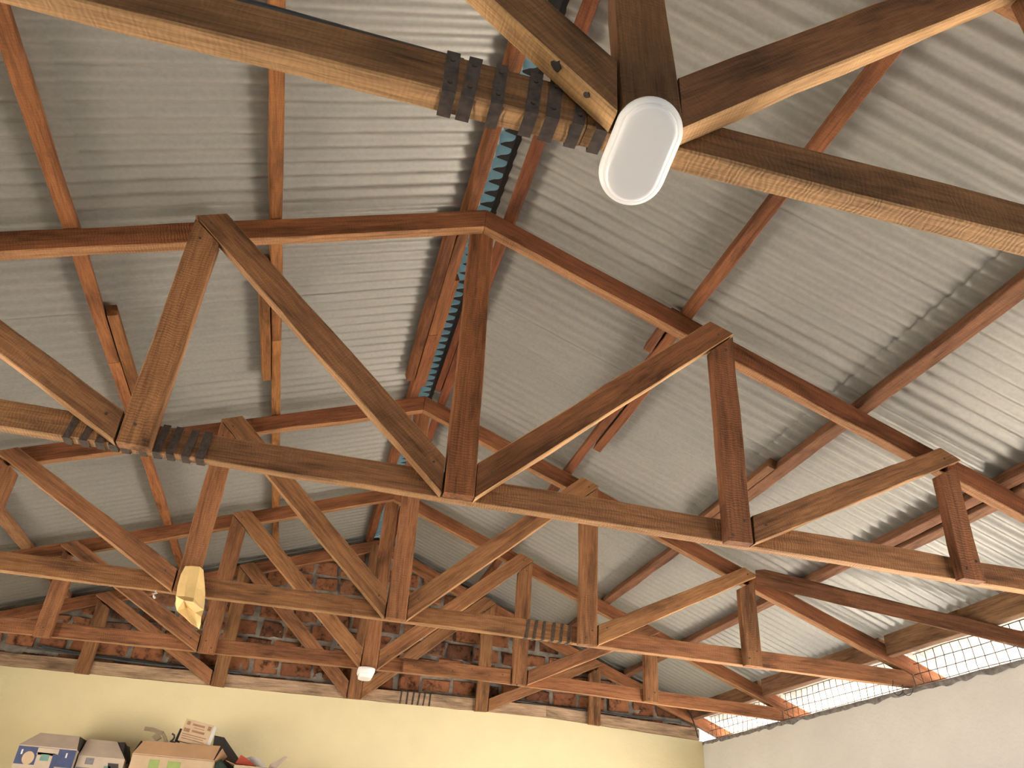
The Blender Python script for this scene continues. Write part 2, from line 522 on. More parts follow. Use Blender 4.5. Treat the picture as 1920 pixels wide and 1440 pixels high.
def webs(root, y, hl, color, top_color, king_color=None, king_tilt=0.115, half=(1, -1), edges=(EDGE1, EDGE1)):
    tail = {1: 3.52, -1: 3.72}
    for s in (1, -1):
        ov = 0.0
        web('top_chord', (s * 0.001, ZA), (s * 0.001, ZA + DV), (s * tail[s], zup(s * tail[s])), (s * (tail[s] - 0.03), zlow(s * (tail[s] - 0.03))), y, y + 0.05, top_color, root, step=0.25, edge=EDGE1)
    yf, yb = y - 0.050, y - 0.001
    hb = lambda x: hl(x) - 0.004
    web('king_post', (-0.053, hb(0)), (0.057, hb(0)), (0.052, ZA + 0.055), (-0.052, ZA + 0.055), yf - 0.012, yb - 0.012, king_color or color, root, tilt=king_tilt)
    for s in half:
        def p(x, z): return (s * x, z + (hl(s * min(x, 2.2)) - 1.128) * max(0.0, 1 - (z - 1.12) / 0.5) )
        dz = (SR - slope(s)) * 1.1
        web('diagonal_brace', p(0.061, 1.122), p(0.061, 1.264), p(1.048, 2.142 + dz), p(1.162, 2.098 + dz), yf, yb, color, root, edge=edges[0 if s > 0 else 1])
        web('vertical_strut', p(1.048, 1.118), p(1.156, 1.121), p(1.158, 2.084 + dz), p(1.045, 1.985 + dz), yf + 0.001, yb, color, root)
        dz = (SR - slope(s)) * 2.15
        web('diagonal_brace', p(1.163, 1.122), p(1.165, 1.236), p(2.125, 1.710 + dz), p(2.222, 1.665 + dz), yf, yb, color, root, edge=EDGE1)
        web('vertical_strut', p(2.085, 1.118), p(2.192, 1.118), p(2.192, 1.630 + dz), p(2.085, 1.570 + dz), yf + 0.001, yb, color, root)

def straps(chord, y, xs, zf, w, slant=0.0, over=True, depth=0.098):
    """steel bands nailed round the tie beam where two boards meet"""
    for x in xs:
        z0 = zf(x); t = 0.0013
        x = x + random.uniform(-0.004, 0.004); sl = slant + random.uniform(-0.006, 0.006); ww = w * random.uniform(0.9, 1.1)
        prof = [(y - t * 2, z0 + depth + 0.004), (y - t * 1.6, z0 + 0.05), (y - t * 1.6, z0 - t * 1.5), (y + 0.025, z0 - t * 2), (y + 0.05 + t * 1.6, z0 - t * 1.5), (y + 0.05 + t * 2, z0 + depth + 0.004)]
        nrm = [(-1, 0), (-1, 0), (-.7, -.7), (0, -1), (.7, -.7), (1, 0)]
        vs, fs = [], []
        for k, ((py, pz), (ny, nz)) in enumerate(zip(prof, nrm)):
            xo = sl * (pz - z0) / depth
            for dx in (-ww / 2, ww / 2):
                vs += [V(x + dx + xo, py, pz), V(x + dx + xo, py + ny * t, pz + nz * t)]
        m = len(prof)
        for k in range(m - 1):
            a = k * 4; b = a + 4
            fs += [(a, b, b + 2, a + 2), (a + 1, a + 3, b + 3, b + 1), (a, a + 1, b + 1, b), (a + 2, b + 2, b + 3, a + 3)]
        fs += [(0, 2, 3, 1), (m * 4 - 4, m * 4 - 3, m * 4 - 1, m * 4 - 2)]
        st = mesh_obj('metal_strap', vs, fs, RUST, chord, Matrix.Translation(V(x, y, z0)))
        if len(xs) < 11 and w > 0.019:
            for dz_ in (0.022, 0.080):
                c = V(x + sl * dz_ / depth, y - t * 3.2, z0 + dz_)
                r = 0.0042
                vs2 = [c + Vector((r * math.cos(a), -0.0015, r * math.sin(a))) for a in [q * math.pi / 4 for q in range(8)]] + [c + Vector((r * 1.2 * math.cos(a), 0.0012, r * 1.2 * math.sin(a))) for a in [q * math.pi / 4 for q in range(8)]]
                fs2 = [tuple(range(8))] + [(q, (q + 1) % 8, 8 + (q + 1) % 8, 8 + q) for q in range(8)]
                mesh_obj('nail_head', vs2, fs2, RUST, st, Matrix.Translation(c))

nail_me = None
def nails(root, y, pts):
    global nail_me
    for (x, z_) in pts:
        c = V(x + random.uniform(-.008, .008), y, z_ + random.uniform(-.01, .01))
        if nail_me is None:
            r = 0.0055
            vs = [c + Vector((r * math.cos(a * math.pi / 3), -0.0012, r * math.sin(a * math.pi / 3))) for a in range(6)] + [c + Vector((r * 1.15 * math.cos(a * math.pi / 3), 0.003, r * 1.15 * math.sin(a * math.pi / 3))) for a in range(6)]
            o = mesh_obj('nail', vs, [tuple(range(6))] + [(q, (q + 1) % 6, 6 + (q + 1) % 6, 6 + q) for q in range(6)], RUST, root, Matrix.Translation(c))
            nail_me = o.data
        else:
            put(bpy.data.objects.new('nail', nail_me), root, Matrix.Translation(c))
NP = [(-0.105, 1.235), (0.115, 1.235), (1.08, 1.15), (1.12, 1.20), (-1.08, 1.15), (-1.12, 1.20), (1.22, 1.21), (-1.22, 1.21), (2.11, 1.16), (2.16, 1.20), (-2.14, 1.17), (1.09, 2.08), (-1.09, 2.10), (2.14, 1.665), (1.12, 2.0), (-1.12, 2.02)]
# first truss, carrying the big lamp
h1 = lambda x: 1.129
t1, y = truss(0, 'brown rough-sawn roof truss carrying the large oval lamp at its king post', h1, BROWN, RED)
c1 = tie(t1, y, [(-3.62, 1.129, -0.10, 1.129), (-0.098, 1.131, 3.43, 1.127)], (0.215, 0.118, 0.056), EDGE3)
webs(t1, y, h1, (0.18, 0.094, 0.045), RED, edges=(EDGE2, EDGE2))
# two dark knots in the pale edge of its left brace
def knot(c, r):
    d = Vector((-1, 0, 0.9114)).normalized(); n = Vector((-0.9114, 0, -1)).normalized()
    for m_ in t1.children:
        if m_.name.startswith('diagonal_brace'): par = m_ if WM[m_.name].translation.x < -0.3 and WM[m_.name].translation.x > -0.9 else None
        else: par = None
        if par: break
    pts = []
    for k in range(11):
        a = 2 * math.pi * k / 11; rr = r * random.uniform(0.65, 1.2)
        pts.append(c + d * rr * 1.2 * math.cos(a) + Vector((0, 1, 0)) * rr * math.sin(a) + n * 0.0022)
    back = [p - n * 0.006 for p in pts]
    fs = [tuple(range(11)), tuple(range(21, 10, -1))] + [(k, (k + 1) % 11, 11 + (k + 1) % 11, 11 + k) for k in range(11)]
    mesh_obj('knot', pts + back, fs, DARKB, par or t1, Matrix.Translation(c))
knot(V(-0.171, 0.880, 1.222), 0.0095)
knot(V(-0.112, 0.882, 1.168), 0.0055)
straps(c1[0], y, [-0.352, -0.312, -0.262, -0.203, -0.162, -0.118, -0.072], h1, 0.023, 0.004)
# second
h2 = lambda x: 1.128 - 0.004 * x / 2
t2, y = truss(1, 'brown roof truss with ten straps on its tie beam, next beyond the lamp truss', h2, RUSSET, RED)
c2 = tie(t2, y, [(-3.62, h2(-3.6), -1.12, h2(-1.1)), (-1.118, h2(-1.1), 3.43, h2(3.4))], (0.28, 0.150, 0.073))
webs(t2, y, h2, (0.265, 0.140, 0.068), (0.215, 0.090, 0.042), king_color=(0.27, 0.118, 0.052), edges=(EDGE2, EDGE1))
for o_ in t2.children:
    if o_.name.startswith('vertical_strut') and WM[o_.name].translation.x > 0: o_.color = (0.20, 0.085, 0.040, 1)
    if o_.name.startswith('diagonal_brace') and 0 < WM[o_.name].translation.x < 0.9: o_.color = (0.225, 0.098, 0.044, 1)
straps(c2[1], y, [-1.078, -1.034, -0.988, -0.940, -0.892], h2, 0.026, 0.012)
straps(c2[0], y, [-1.323, -1.266, -1.215, -1.172, -1.135], h2, 0.026, 0.012)
nails(t2, y - 0.0502, NP)
# third
h3 = lambda x: 1.121
t3, y = truss(2, 'reddish roof truss with the yellow paper hanging from its tie beam', h3, RUSSET, RED)
c3 = tie(t3, y, [(-3.62, 1.117, 1.02, 1.122), (1.022, 1.121, 3.43, 1.117)], RUSSET)
webs(t3, y, h3, RUSSET, (0.235, 0.098, 0.046))
straps(c3[0], y, [0.754, 0.798, 0.848, 0.899, 0.950, 0.999], h3, 0.016, 0.008)
nails(t3, y - 0.0502, NP)
# fourth
h4 = lambda x: (1.118 + 0.037 * (x + 2.0) / 2.6) if x < 0.6 else (1.155 + 0.012 - 0.016 * (x - 0.6) / 1.6 if x < 2.2 else 1.151 - 0.03 * (x - 2.2))
t4, y = truss(3, 'reddish roof truss carrying the small white lamp, with a board spliced on its tie beam', h4, RUSSET, RED)
c4 = tie(t4, y, [(-3.62, 1.098, 0.60, 1.156), (0.602, 1.166, 3.40, 1.118)], (0.29, 0.138, 0.066))
webs(t4, y, h4, (0.29, 0.142, 0.068), (0.24, 0.10, 0.047))
web('splice_board', (0.245, 1.150), (0.240, 1.247), (1.036, 1.258), (1.038, 1.160), y - 0.030, y - 0.001, (0.27, 0.125, 0.06), t4)
nails(t4, y - 0.0502, NP)
nails(t4, y - 0.0302, [(0.32, 1.20), (0.45, 1.225), (0.6, 1.19), (0.75, 1.23), (0.88, 1.20), (0.98, 1.22)])
# fifth, against the gable
h5 = lambda x: 1.165 + 0.0124 * (x - 1.7) if x < 1.7 else 1.165 - 0.037 * (x - 1.7)
t5, y = truss(4, 'dusty roof truss standing against the brick gable wall', h5, RUSSET, RED)
c5 = tie(t5, y, [(-3.39, h5(-3.39), 1.70, h5(1.70)), (1.702, h5(1.7), 3.17, h5(3.17))], (0.50, 0.39, 0.27))
c5[1].color = c5[0].color
webs(t5, y, h5, (0.30, 0.155, 0.075), (0.30, 0.135, 0.065), king_tilt=0.06)
straps(c5[0], y, [0.40, 0.45, 0.50, 0.55, 0.60, 0.65], h5, 0.014, 0.006)

# long brace from the third truss down to the right wall
br = timber('roof_brace', [V(2.20, 4.37, 1.60), V(2.25, 4.33, 1.60), V(2.25, 4.33, 1.70), V(2.20, 4.37, 1.70)],
            [V(3.26, 3.40, 1.118), V(3.31, 3.44, 1.118), V(3.31, 3.44, 1.205), V(3.26, 3.40, 1.205)], (0.23, 0.115, 0.06))
tag(br, 'slanting timber brace running from the paper truss down to the pale wall top', 'brace')

# ------------------------------------------------------------------ purlins
PURC = (0.26, 0.105, 0.044)
def purlin(side, x, y0, y1, label, w=0.050, laps=(), color=PURC, ends=None, h=None):
    h = h or PUR
    root = empty('roof_purlin', roofpt(side, x, y0, 0))
    tag(root, label, 'purlin', 'timber purlins carrying the metal sheets')
    def piece(xa, ya, yb, width, n0=0.0, n1=None, dx=0.0, hh=None, color=color):
        n1 = n1 if n1 is not None else h
        q = lambda yy: [roofpt(side, xa - width / 2, yy, n0), roofpt(side, xa + width / 2, yy, n0), roofpt(side, xa + width / 2, yy, n1), roofpt(side, xa - width / 2, yy, n1)]
        return timber('purlin_board', q(ya), q(yb), color, root, step=0.3, jit=0.0025)
    cuts = ends or [y0, y1]
    for a, b in zip(cuts[:-1], cuts[1:]): piece(x, a, b - 0.004, w)
    for (xo, ya, yb, ww, n0, n1) in laps:
        o = piece(xo, ya, yb, ww, n0, n1, color=(color[0] * .9, color[1] * .9, color[2] * .9)); 
    return root
YE = YG + 0.30
purlin(-1, 0.068, YB, YE, 'reddish purlin just on the boxes side of the blue ridge', 0.055, [(0.122, 2.75, 4.2, 0.045, 0, .05), (0.03, 3.2, 4.3, 0.03, 0.005, .05)], ends=[YB, 3.7, YE])
purlin(-1, 0.870, YB, YE, 'reddish purlin upright in the picture above the strapped tie beam', 0.046, [(0.919, 2.95, 3.99, 0.042, -0.004, .052)], ends=[YB, 3.60, YE], color=(0.32, 0.145, 0.052))
purlin(-1, 1.590, YB, YE, 'orange-brown purlin beside the sheet lap line on the yellow paper side', 0.050, [(1.538, 3.25, 4.30, 0.042, -0.004, .052)], ends=[YB, 3.66, YE], color=(0.31, 0.138, 0.054))
purlin(-1, 2.440, YB, YE, 'light brown purlin low over the cardboard boxes, one up from the eaves', 0.055, [], ends=[YB, 5.35, YE], color=(0.38, 0.21, 0.11))
purlin(1, 0.105, YB, YE, 'dark red purlin on the lamp side of the blue ridge', 0.045, [(0.06, 3.3, 4.3, 0.035, 0, .05)], ends=[YB, 3.9, YE], color=(0.19, 0.066, 0.030))
purlin(1, 0.965, YB, YE, 'red-brown purlin passing behind the large oval lamp truss', 0.050, [(1.02, 3.2, 4.02, 0.044, -0.004, .052), (0.915, 2.70, 3.0, 0.04, 0, .05)], ends=[YB, 3.5, YE], color=(0.20, 0.080, 0.036))
purlin(1, 1.800, YB, YE, 'brown purlin beneath the second sheet lap, halfway down to the pale wall', 0.058, [(1.748, 3.35, 4.2, 0.04, -0.004, .052)], ends=[YB, 3.9, YE], color=(0.22, 0.110, 0.060))
purlin(1, 2.470, YB, YE, 'doubled light brown purlin nearest the pale wall eaves', 0.050, [(2.535, 2.60, 3.55, 0.05, -0.01, .05)], ends=[YB, 3.6, YE], color=(0.24, 0.125, 0.072))
# eaves beams between the rafters
ord_ = ['over the lamp truss bay', 'in the second bay from the camera', 'in the third bay', 'in the bay before the gable']
for side, xb, nm in ((1, 3.12, 'pale wall'), (-1, 3.34, 'far side of the boxes')):
    for k in range(4):
        ya, yb = YT[k] + 0.054, YT[k + 1] - 0.004
        s = slope(side)
        zb = ZA + DV - s * (xb - 0.025) - 0.075
        q = lambda yy: [V(side * (xb - 0.025), yy, zb), V(side * (xb + 0.025), yy, zb - 0.004), V(side * (xb + 0.025), yy, zup(xb + 0.025 if side > 0 else -xb - 0.025) + 0.056), V(side * (xb - 0.025), yy, zup(side * (xb - 0.025)) + 0.056)]
        o = timber('eaves_beam', q(ya), q(yb), (0.24, 0.14, 0.08), step=0.3)
        tag(o, 'eaves beam above the ' + nm + ' ' + ord_[k], 'beam', 'eaves beams between the rafters')

# wire netting closing the gaps over the right wall
def netting(k):
    ya, yb = YT[k] + 0.07, YT[k + 1] - 0.02
    vs, fs = [], []
    def wire(pts, r=0.0026):
        base = len(vs)
        for i, p in enumerate(pts):
            d = (pts[min(i + 1, len(pts) - 1)] - pts[max(i - 1, 0)]).normalized(); m = frame(p, d)
            for a in range(4): vs.append(m @ Vector((0, r * math.cos(a * math.pi / 2), r * math.sin(a * math.pi / 2))))
        for i in range(len(pts) - 1):
            for a in range(4):
                fs.append((base + i * 4 + a, base + i * 4 + (a + 1) % 4, base + i * 4 + 4 + (a + 1) % 4, base + i * 4 + 4 + a))
    def P(y, t):        # t 0..1 up the sloping net
        sag = noise.noise(Vector((y * 2.2, t * 2, k * 5.0))) * 0.014
        return V(XRW + 0.05 + 0.02 * t + sag, y, 1.10 + t * 0.215 + noise.noise(Vector((y * 3, t * 3, k + 9.0))) * 0.008)
    n = int((yb - ya) / 0.075)
    for i in range(n + 1):
        y = ya + (yb - ya) * i / n
        wire([P(y + 0.05 * t_ / 4, t_ / 4) for t_ in range(5)])
    for t_ in (0.12, 0.42, 0.72, 1.0):
        wire([P(ya + (yb - ya) * i / 24, t_) for i in range(25)])
    o = mesh_obj('wire_netting', vs, fs, WIRE, None, Matrix.Translation(V(XRW + 0.05, (ya + yb) / 2, 1.2)))
    tag(o, 'sagging wire netting in the eaves gap over the pale wall ' + ['nearest the camera', 'before the paper bag truss', 'beyond the paper bag truss', 'next to the gable corner'][k], 'netting', 'wire netting in the eaves gaps')
for k in range(4): netting(k)

# ------------------------------------------------------------------ lamps
def lamp(cx, cy, ztop, L, Wd, D, label, face=(0, 0, -1), along=(0, 1, 0)):
    root = empty('bulkhead_lamp', V(cx, cy, ztop))
    tag(root, label, 'lamp', 'white bulkhead lamps on the tie beams')
    nz = -Vector(face).normalized(); ny = Vector(along); ny = (ny - nz * ny.dot(nz)).normalized(); nx = ny.cross(nz)
    R = Matrix(((nx.x, ny.x, nz.x), (nx.y, ny.y, nz.y), (nx.z, ny.z, nz.z)))
    def outline(a, b, n=48):
        out = []
        st = max(0.0, b - a)
        for i in range(n):
            t = 2 * math.pi * i / n
            out.append((a * math.cos(t), a * math.sin(t) + (st if math.sin(t) >= 0 else -st)))
        return out
    def loft(name, rings, mat, cap_top, cap_bot):
        n = 48
        vs, fs = [], []
        for (a, b, z_) in rings:
            for (x, y_) in outline(a, b, n):
                p = R @ Vector((x, y_, z_)); vs.append(V(cx + p.x, cy + p.y, ztop + p.z))
        for k in range(len(rings) - 1):
            for i in range(n):
                fs.append((k * n + i, k * n + (i + 1) % n, k * n + n + (i + 1) % n, k * n + n + i))
        if cap_top: fs.append(tuple(range(n)))
        if cap_bot: fs.append(tuple(range((len(rings) - 1) * n, len(rings) * n)))
        o = mesh_obj(name, vs, fs, mat, root, Matrix.Translation(V(cx, cy, ztop)), smooth=True)
        bm = bmesh.new(); bm.from_mesh(o.data); bmesh.ops.recalc_face_normals(bm, faces=bm.faces); bm.to_mesh(o.data); bm.free()
        return o
    a, b = Wd / 2, L / 2
    loft('lamp_base', [(a * .95, b * .97, 0), (a, b, -0.004), (a, b, -D * .35), (a * .985, b * .99, -D * .42), (a * .90, b * .945, -D * .56), (a * .83, b * .90, -D * .60)], LAMPR, True, True)
    loft('lamp_diffuser', [(a * .84, b * .905, -D * .57), (a * .83, b * .90, -D * .72), (a * .81, b * .89, -D * .85), (a * .76, b * .86, -D * .94), (a * .68, b * .82, -D * .99), (a * .5, b * .70, -D * 1.01), (a * .2, b * .5, -D * 1.015)], LAMPW, False, True)
    return root
lamp(-0.003, 0.910, 1.092, 0.188, 0.118, 0.045, 'large white oval lamp under the nearest truss', (-0.20, -0.52, -0.83), (-0.166, 0.554, -0.83))
lamp(-0.012, 5.945, 1.142, 0.215, 0.118, 0.065, 'small white lamp under the far truss in front of the brick gable')

# ------------------------------------------------------------------ hanging paper, cables, odds and ends
def px_points(): pass
yp = YT[2] - 0.062
shape = [  # rows from top to bottom: (x, z, y offset) left to right
    [(-1.126, 1.245, 0.0), (-1.090, 1.249, -0.006), (-1.056, 1.252, 0.0), (-1.040, 1.246, 0.030)],
    [(-1.136, 1.200, 0.0), (-1.095, 1.202, -0.010), (-1.050, 1.205, -0.004), (-1.022, 1.195, 0.032)],
    [(-1.136, 1.140, 0.0), (-1.095, 1.140, -0.014), (-1.046, 1.142, -0.010), (-1.000, 1.130, 0.026)],
    [(-1.128, 1.085, -0.004), (-1.085, 1.085, -0.020), (-1.040, 1.082, -0.016), (-0.988, 1.080, 0.012)],
    [(-1.118, 1.040, -0.010), (-1.078, 1.056, -0.058), (-1.034, 1.054, -0.056), (-0.982, 1.035, 0.004)],
    [(-1.104, 1.010, -0.024), (-1.064, 1.040, 0.004), (-1.015, 1.015, -0.010), (-0.980, 0.995, -0.020)],
    [(-1.060, 0.985, -0.010), (-1.030, 0.978, 0.0), (-1.002, 0.972, 0.004), (-0.974, 0.962, -0.016)],
    [(-1.020, 0.958, -0.004), (-1.000, 0.950, 0.002), (-0.986, 0.945, 0.0), (-0.975, 0.936, -0.010)]]
vs = [V(x, yp + dy, z_) for r in shape for (x, z_, dy) in r]
fs = [(i * 4 + k, i * 4 + k + 1, i * 4 + k + 5, i * 4 + k + 4) for i in range(7) for k in range(3)]
pb = mesh_obj('kraft_paper', vs, fs, PAPER, None, Matrix.Translation(V(-1.06, yp, 1.1)))
md = pb.modifiers.new('thick', 'SOLIDIFY'); md.thickness = 0.003
tag(pb, 'crumpled yellow paper bag hanging on a tie beam', 'paper bag')

o = tube('black_conduit', [V(-2.6 + 2.27 * i / 12, YT[0] + 0.030, 1.300 - 0.055 * i / 12 + 0.003 * math.sin(i)) for i in range(13)], 0.014, BLACK)
tag(o, 'black conduit lying along the top of the nearest tie beam', 'conduit')
for k, (xa, xb, dz_) in enumerate([(-2.6, -0.95, 0.0), (-2.5, -1.05, 0.017), (-2.55, -1.2, 0.034)]):
    pts = []
    for i in range(15):
        t = i / 14
        pts.append(V(xa + (xb - xa) * t, YT[4] + 0.012 + 0.018 * k, 1.106 + 0.0124 * (xa + (xb - xa) * t + 1.8) + 0.130 + dz_ * (1 - t) ** 0.7 + 0.035 * (1 - t) ** 2 + 0.004 * math.sin(t * 9 + k)))
    o = tube('electric_cable', pts, 0.008, CABLE)
    tag(o, ['dark cable lying lowest on the dusty tie beam by the gable bricks', 'dark cable in the middle of the three by the gable bricks', 'dark cable uppermost of the three by the gable bricks'][k], 'cable', 'cables along the gable')
o = tube('electric_cable', [V(1.25 + 1.75 * i / 12, YT[4] + 0.02, 1.276 - 0.03 * i / 12 + 0.004 * math.sin(i * 1.3)) for i in range(13)], 0.007, CABLE)
tag(o, 'dark cable on the gable tie beam running to the pale wall corner', 'cable')
pts = [V(3.02 + 0.012 * i, YT[4] - 0.075 - 0.004 * i, 1.335 - 0.0045 * i * i) for i in range(8)]
o = tube('electric_cable', pts, 0.006, BLACK)
tag(o, 'black cable bent down over the corner rafter foot', 'cable')
pts = []
for i in range(26):
    a = i * 0.52
    pts.append(V(3.05 + 0.008 * i * 0.5 + 0.02 * math.cos(a), YT[2] - 0.04 - 0.008 * math.sin(a) - 0.002 * i, 1.075 + 0.030 * math.sin(a) + (0.03 if i < 3 else 0)))
o = tube('wire_coil', pts, 0.0022, BLACK, sides=5)
tag(o, 'small loop of wire under the paper truss at the pale wall', 'wire')
pts = [V(-1.245 + 0.01 * math.sin(i * 2.1), YT[2] - 0.004 - 0.002 * i, 1.115 - 0.010 * i) for i in range(5)]
o = tube('string_knot', pts, 0.006, PALE, sides=6)
tag(o, 'scrap of pale string under the tie beam beside the paper bag', 'string')

# ------------------------------------------------------------------ cartons on the cabinet in the corner
def obox(name, x0, x1, y0, y1, z0, z1, mat, parent=None, rz=0.0, ry=0.0, taper=0.0, mwc=None):
    c = Vector(((x0 + x1) / 2, (y0 + y1) / 2, z0 + EYE))
    mw = Matrix.Translation(c) @ Matrix.Rotation(rz, 4, 'Z') @ Matrix.Rotation(ry, 4, 'Y')
    hx, hy, H = (x1 - x0) / 2, (y1 - y0) / 2, z1 - z0
    vs = [mw @ Vector((sx * hx * (1 - taper * (k == 1)), sy * hy * (1 - taper * (k == 1)), k * H)) for sx in (-1, 1) for sy in (-1, 1) for k in (0, 1)]
    return mesh_obj(name, vs, BF, mat, parent, mw), mw
def on_front(name, mw, hy, x0, x1, z0, z1, mat, parent, lift=0.0012, skew=0.0):
    """thin print lying on the front of a carton, in the carton's own coordinates"""
    vs = [mw @ Vector((x, y_, z_)) for (x, z_) in ((x0, z0), (x1, z0), (x1 + skew, z1), (x0 + skew, z1)) for y_ in (-hy - lift, -hy + 0.0005)]
    fs = [(0, 2, 4, 6), (1, 7, 5, 3), (0, 1, 3, 2), (2, 3, 5, 4), (4, 5, 7, 6), (6, 7, 1, 0)]
    return mesh_obj(name, vs, fs, mat, parent, mw)
CT = 0.10                                   # cabinet top
cab = empty('storage_cabinet', Vector((-1.3, 6.9, 0)))
tag(cab, 'plain wooden cabinet under the cardboard boxes by the yellow wall', 'cabinet')
zt = CT + EYE
boxes('body', [(-2.45, -0.35, 6.62, 6.64, 0.08, zt - 0.03), (-2.45, -2.42, 6.64, 7.2, 0.0, zt - 0.03), (-0.38, -0.35, 6.64, 7.2, 0.0, zt - 0.03), (-2.42, -0.38, 7.18, 7.2, 0.0, zt - 0.03)], CARD, cab)
boxes('top', [(-2.48, -0.32, 6.60, 7.22, zt - 0.03, zt)], CARD, cab)
for x0 in (-2.40, -1.71, -1.02):
    d = boxes('door', [(x0, x0 + 0.65, 6.60, 6.62, 0.12, zt - 0.06)], CARDL, cab)
    boxes('handle', [(x0 + 0.58, x0 + 0.60, 6.585, 6.60, 0.9, 1.02)], RUST, d)

def flap(name, pts, mat, parent, th=0.004):
    n = (Vector(pts[1]) - Vector(pts[0])).cross(Vector(pts[2]) - Vector(pts[0])).normalized() * th
    vs = [Vector(p) for p in pts] + [Vector(p) + n for p in pts]
    k = len(pts)
    fs = [tuple(range(k - 1, -1, -1)), tuple(range(k, 2 * k))] + [(i, (i + 1) % k, k + (i + 1) % k, k + i) for i in range(k)]
    return mesh_obj(name, vs, fs, mat, parent, Matrix.Translation(vs[0]))

# two printed cartons with sloping tops
def carton(x0, x1, y0, y1, zt_, ztop, label, inset, navy=True):
    root = empty('printed_carton', V((x0 + x1) / 2, (y0 + y1) / 2, CT))
    tag(root, label, 'box', 'cardboard boxes on the cabinet')
    b, mw = obox('body', x0, x1, y0, y1, CT, zt_, CARDP, root)
    w = x1 - x0
    # sloping front flap and side flap
    flap('flap', [V(x0, y0, zt_), V(x1, y0, zt_), V(x1 - inset[1], y0 + 0.09, ztop), V(x0 + inset[0], y0 + 0.09, ztop)], CARDP, root)
    flap('flap', [V(x1, y0, zt_), V(x1, y1, zt_ - 0.02), V(x1 - inset[1] * .4, y1 - 0.05, ztop - 0.01), V(x1 - inset[1], y0 + 0.09, ztop)], CARDP if not navy else DARKB, root)
    flap('flap', [V(x0, y1, zt_), V(x0, y0, zt_), V(x0 + inset[0], y0 + 0.09, ztop), V(x0 + inset[0], y1 - 0.05, ztop)], CARDP, root)
    return root, mw, (y1 - y0) / 2, b
r1, mw, hy, b = carton(-2.235, -1.862, 6.62, 6.96, 0.520, 0.612, 'navy and beige printed carton at the end of the row of boxes', (0.085, 0.03))
Hh = 0.420
on_front('print', mw, hy, -0.185, 0.185, Hh - 0.115, Hh - 0.004, NAVY, b)
on_front('print', mw, hy, -0.06, 0.075, Hh - 0.05, Hh - 0.006, CARDP, b, 0.0024)
on_front('print', mw, hy, -0.055, 0.06, Hh - 0.16, Hh - 0.035, CARDP, b, 0.0024)
on_front('print', mw, hy, -0.03, 0.025, Hh - 0.085, Hh - 0.045, TEAL, b, 0.0034)
on_front('print', mw, hy, 0.045, 0.075, Hh - 0.19, Hh - 0.04, NAVY, b, 0.003)
vs = []
cc = Vector((-0.105, 0, Hh - 0.075))
pr = [mw @ (cc + Vector((0.038 * math.cos(a * math.pi / 10), -hy - 0.0028, 0.042 * math.sin(a * math.pi / 10)))) for a in range(20)]
mesh_obj('print', pr, [tuple(range(20))], CARDL, b, mw)
for k, xx in enumerate((-0.155, -0.13, -0.105, -0.085)):
    on_front('print', mw, hy, xx, xx + 0.012, Hh - 0.20, Hh - 0.155, REDP, b, 0.002)
for xx in (-0.16, 0.125):
    on_front('print', mw, hy, xx, xx + 0.010, Hh - 0.055, Hh - 0.025, PALE, b, 0.0026)
sl = Vector((0, 0.09, 0.092)).normalized()
def on_flap(x0, x1, u0, u1, mat, parent, z0=0.520, y0=6.62):
    n = Vector((0, -sl.z, sl.y)) * 0.002
    vs = [V(x, y0, z0) + sl * u + n for (x, u) in ((x0, u0), (x1, u0), (x1, u1), (x0, u1))]
    return mesh_obj('print', vs, [(0, 1, 2, 3)], mat, parent, Matrix.Translation(vs[0]))
on_flap(-2.12, -2.05, 0.055, 0.100, GREYI, r1)
on_flap(-2.14, -1.96, 0.022, 0.032, GREYI, r1)
r2, mw, hy, b = carton(-1.850, -1.545, 6.66, 6.98, 0.490, 0.605, 'worn beige carton with torn dark corner between the navy carton and the large brown box', (0.01, 0.10), navy=True)
Hh = 0.390
on_front('print', mw, hy, -0.10, -0.045, Hh - 0.05, Hh - 0.008, GREYI, b)
on_front('print', mw, hy, -0.15, -0.06, Hh - 0.18, Hh - 0.07, GREYI, b)
on_front('print', mw, hy, 0.03, 0.075, Hh - 0.10, Hh - 0.05, TEAL, b)
on_front('print', mw, hy, -0.03, 0.02, Hh - 0.19, Hh - 0.12, REDP, b)
on_front('print', mw, hy, 0.08, 0.15, Hh - 0.16, Hh - 0.03, DARKB, b, skew=-0.03)
flap('torn_flap', [V(-1.62, 6.70, 0.600), V(-1.585, 6.72, 0.605), V(-1.535, 6.75, 0.545), V(-1.530, 6.76, 0.480), V(-1.565, 6.70, 0.450), V(-1.57, 6.69, 0.52)], DARKB, r2)

# large open brown box
big = empty('open_carton', V(-1.22, 6.85, CT))
tag(big, 'large open brown carton with green print under the small carton', 'box', 'cardboard boxes on the cabinet')
x0, x1, y0, y1, zb = -1.500, -0.945, 6.63, 7.05, 0.535
bw, mw = obox('body', x0, x1, y0, y1, CT, zb, CARDL, big)
flap('flap', [V(x0, y0, zb), V(x1 - 0.005, y0, zb), V(x1 + 0.02, y0 + 0.030, zb + 0.098), V(x0 + 0.045, y0 + 0.030, zb + 0.085)], CARD, big)
flap('flap', [V(x1, y0, zb), V(x1, y1, zb), V(x1 + 0.060, y1 - 0.1, zb + 0.06), V(x1 + 0.035, y0 + 0.035, zb + 0.085)], CARD, big)
flap('flap', [V(x0, y1, zb), V(x0, y0, zb), V(x0 + 0.030, y0 + 0.035, zb + 0.085), V(x0 + 0.02, y1 - 0.1, zb + 0.09)], DARKB, big)
hy = (y1 - y0) / 2
on_front('print', mw, hy, -0.155, -0.085, 0.33, 0.406, GREEN, bw)
on_front('print', mw, hy, -0.03, 0.06, 0.33, 0.404, GREEN, bw)
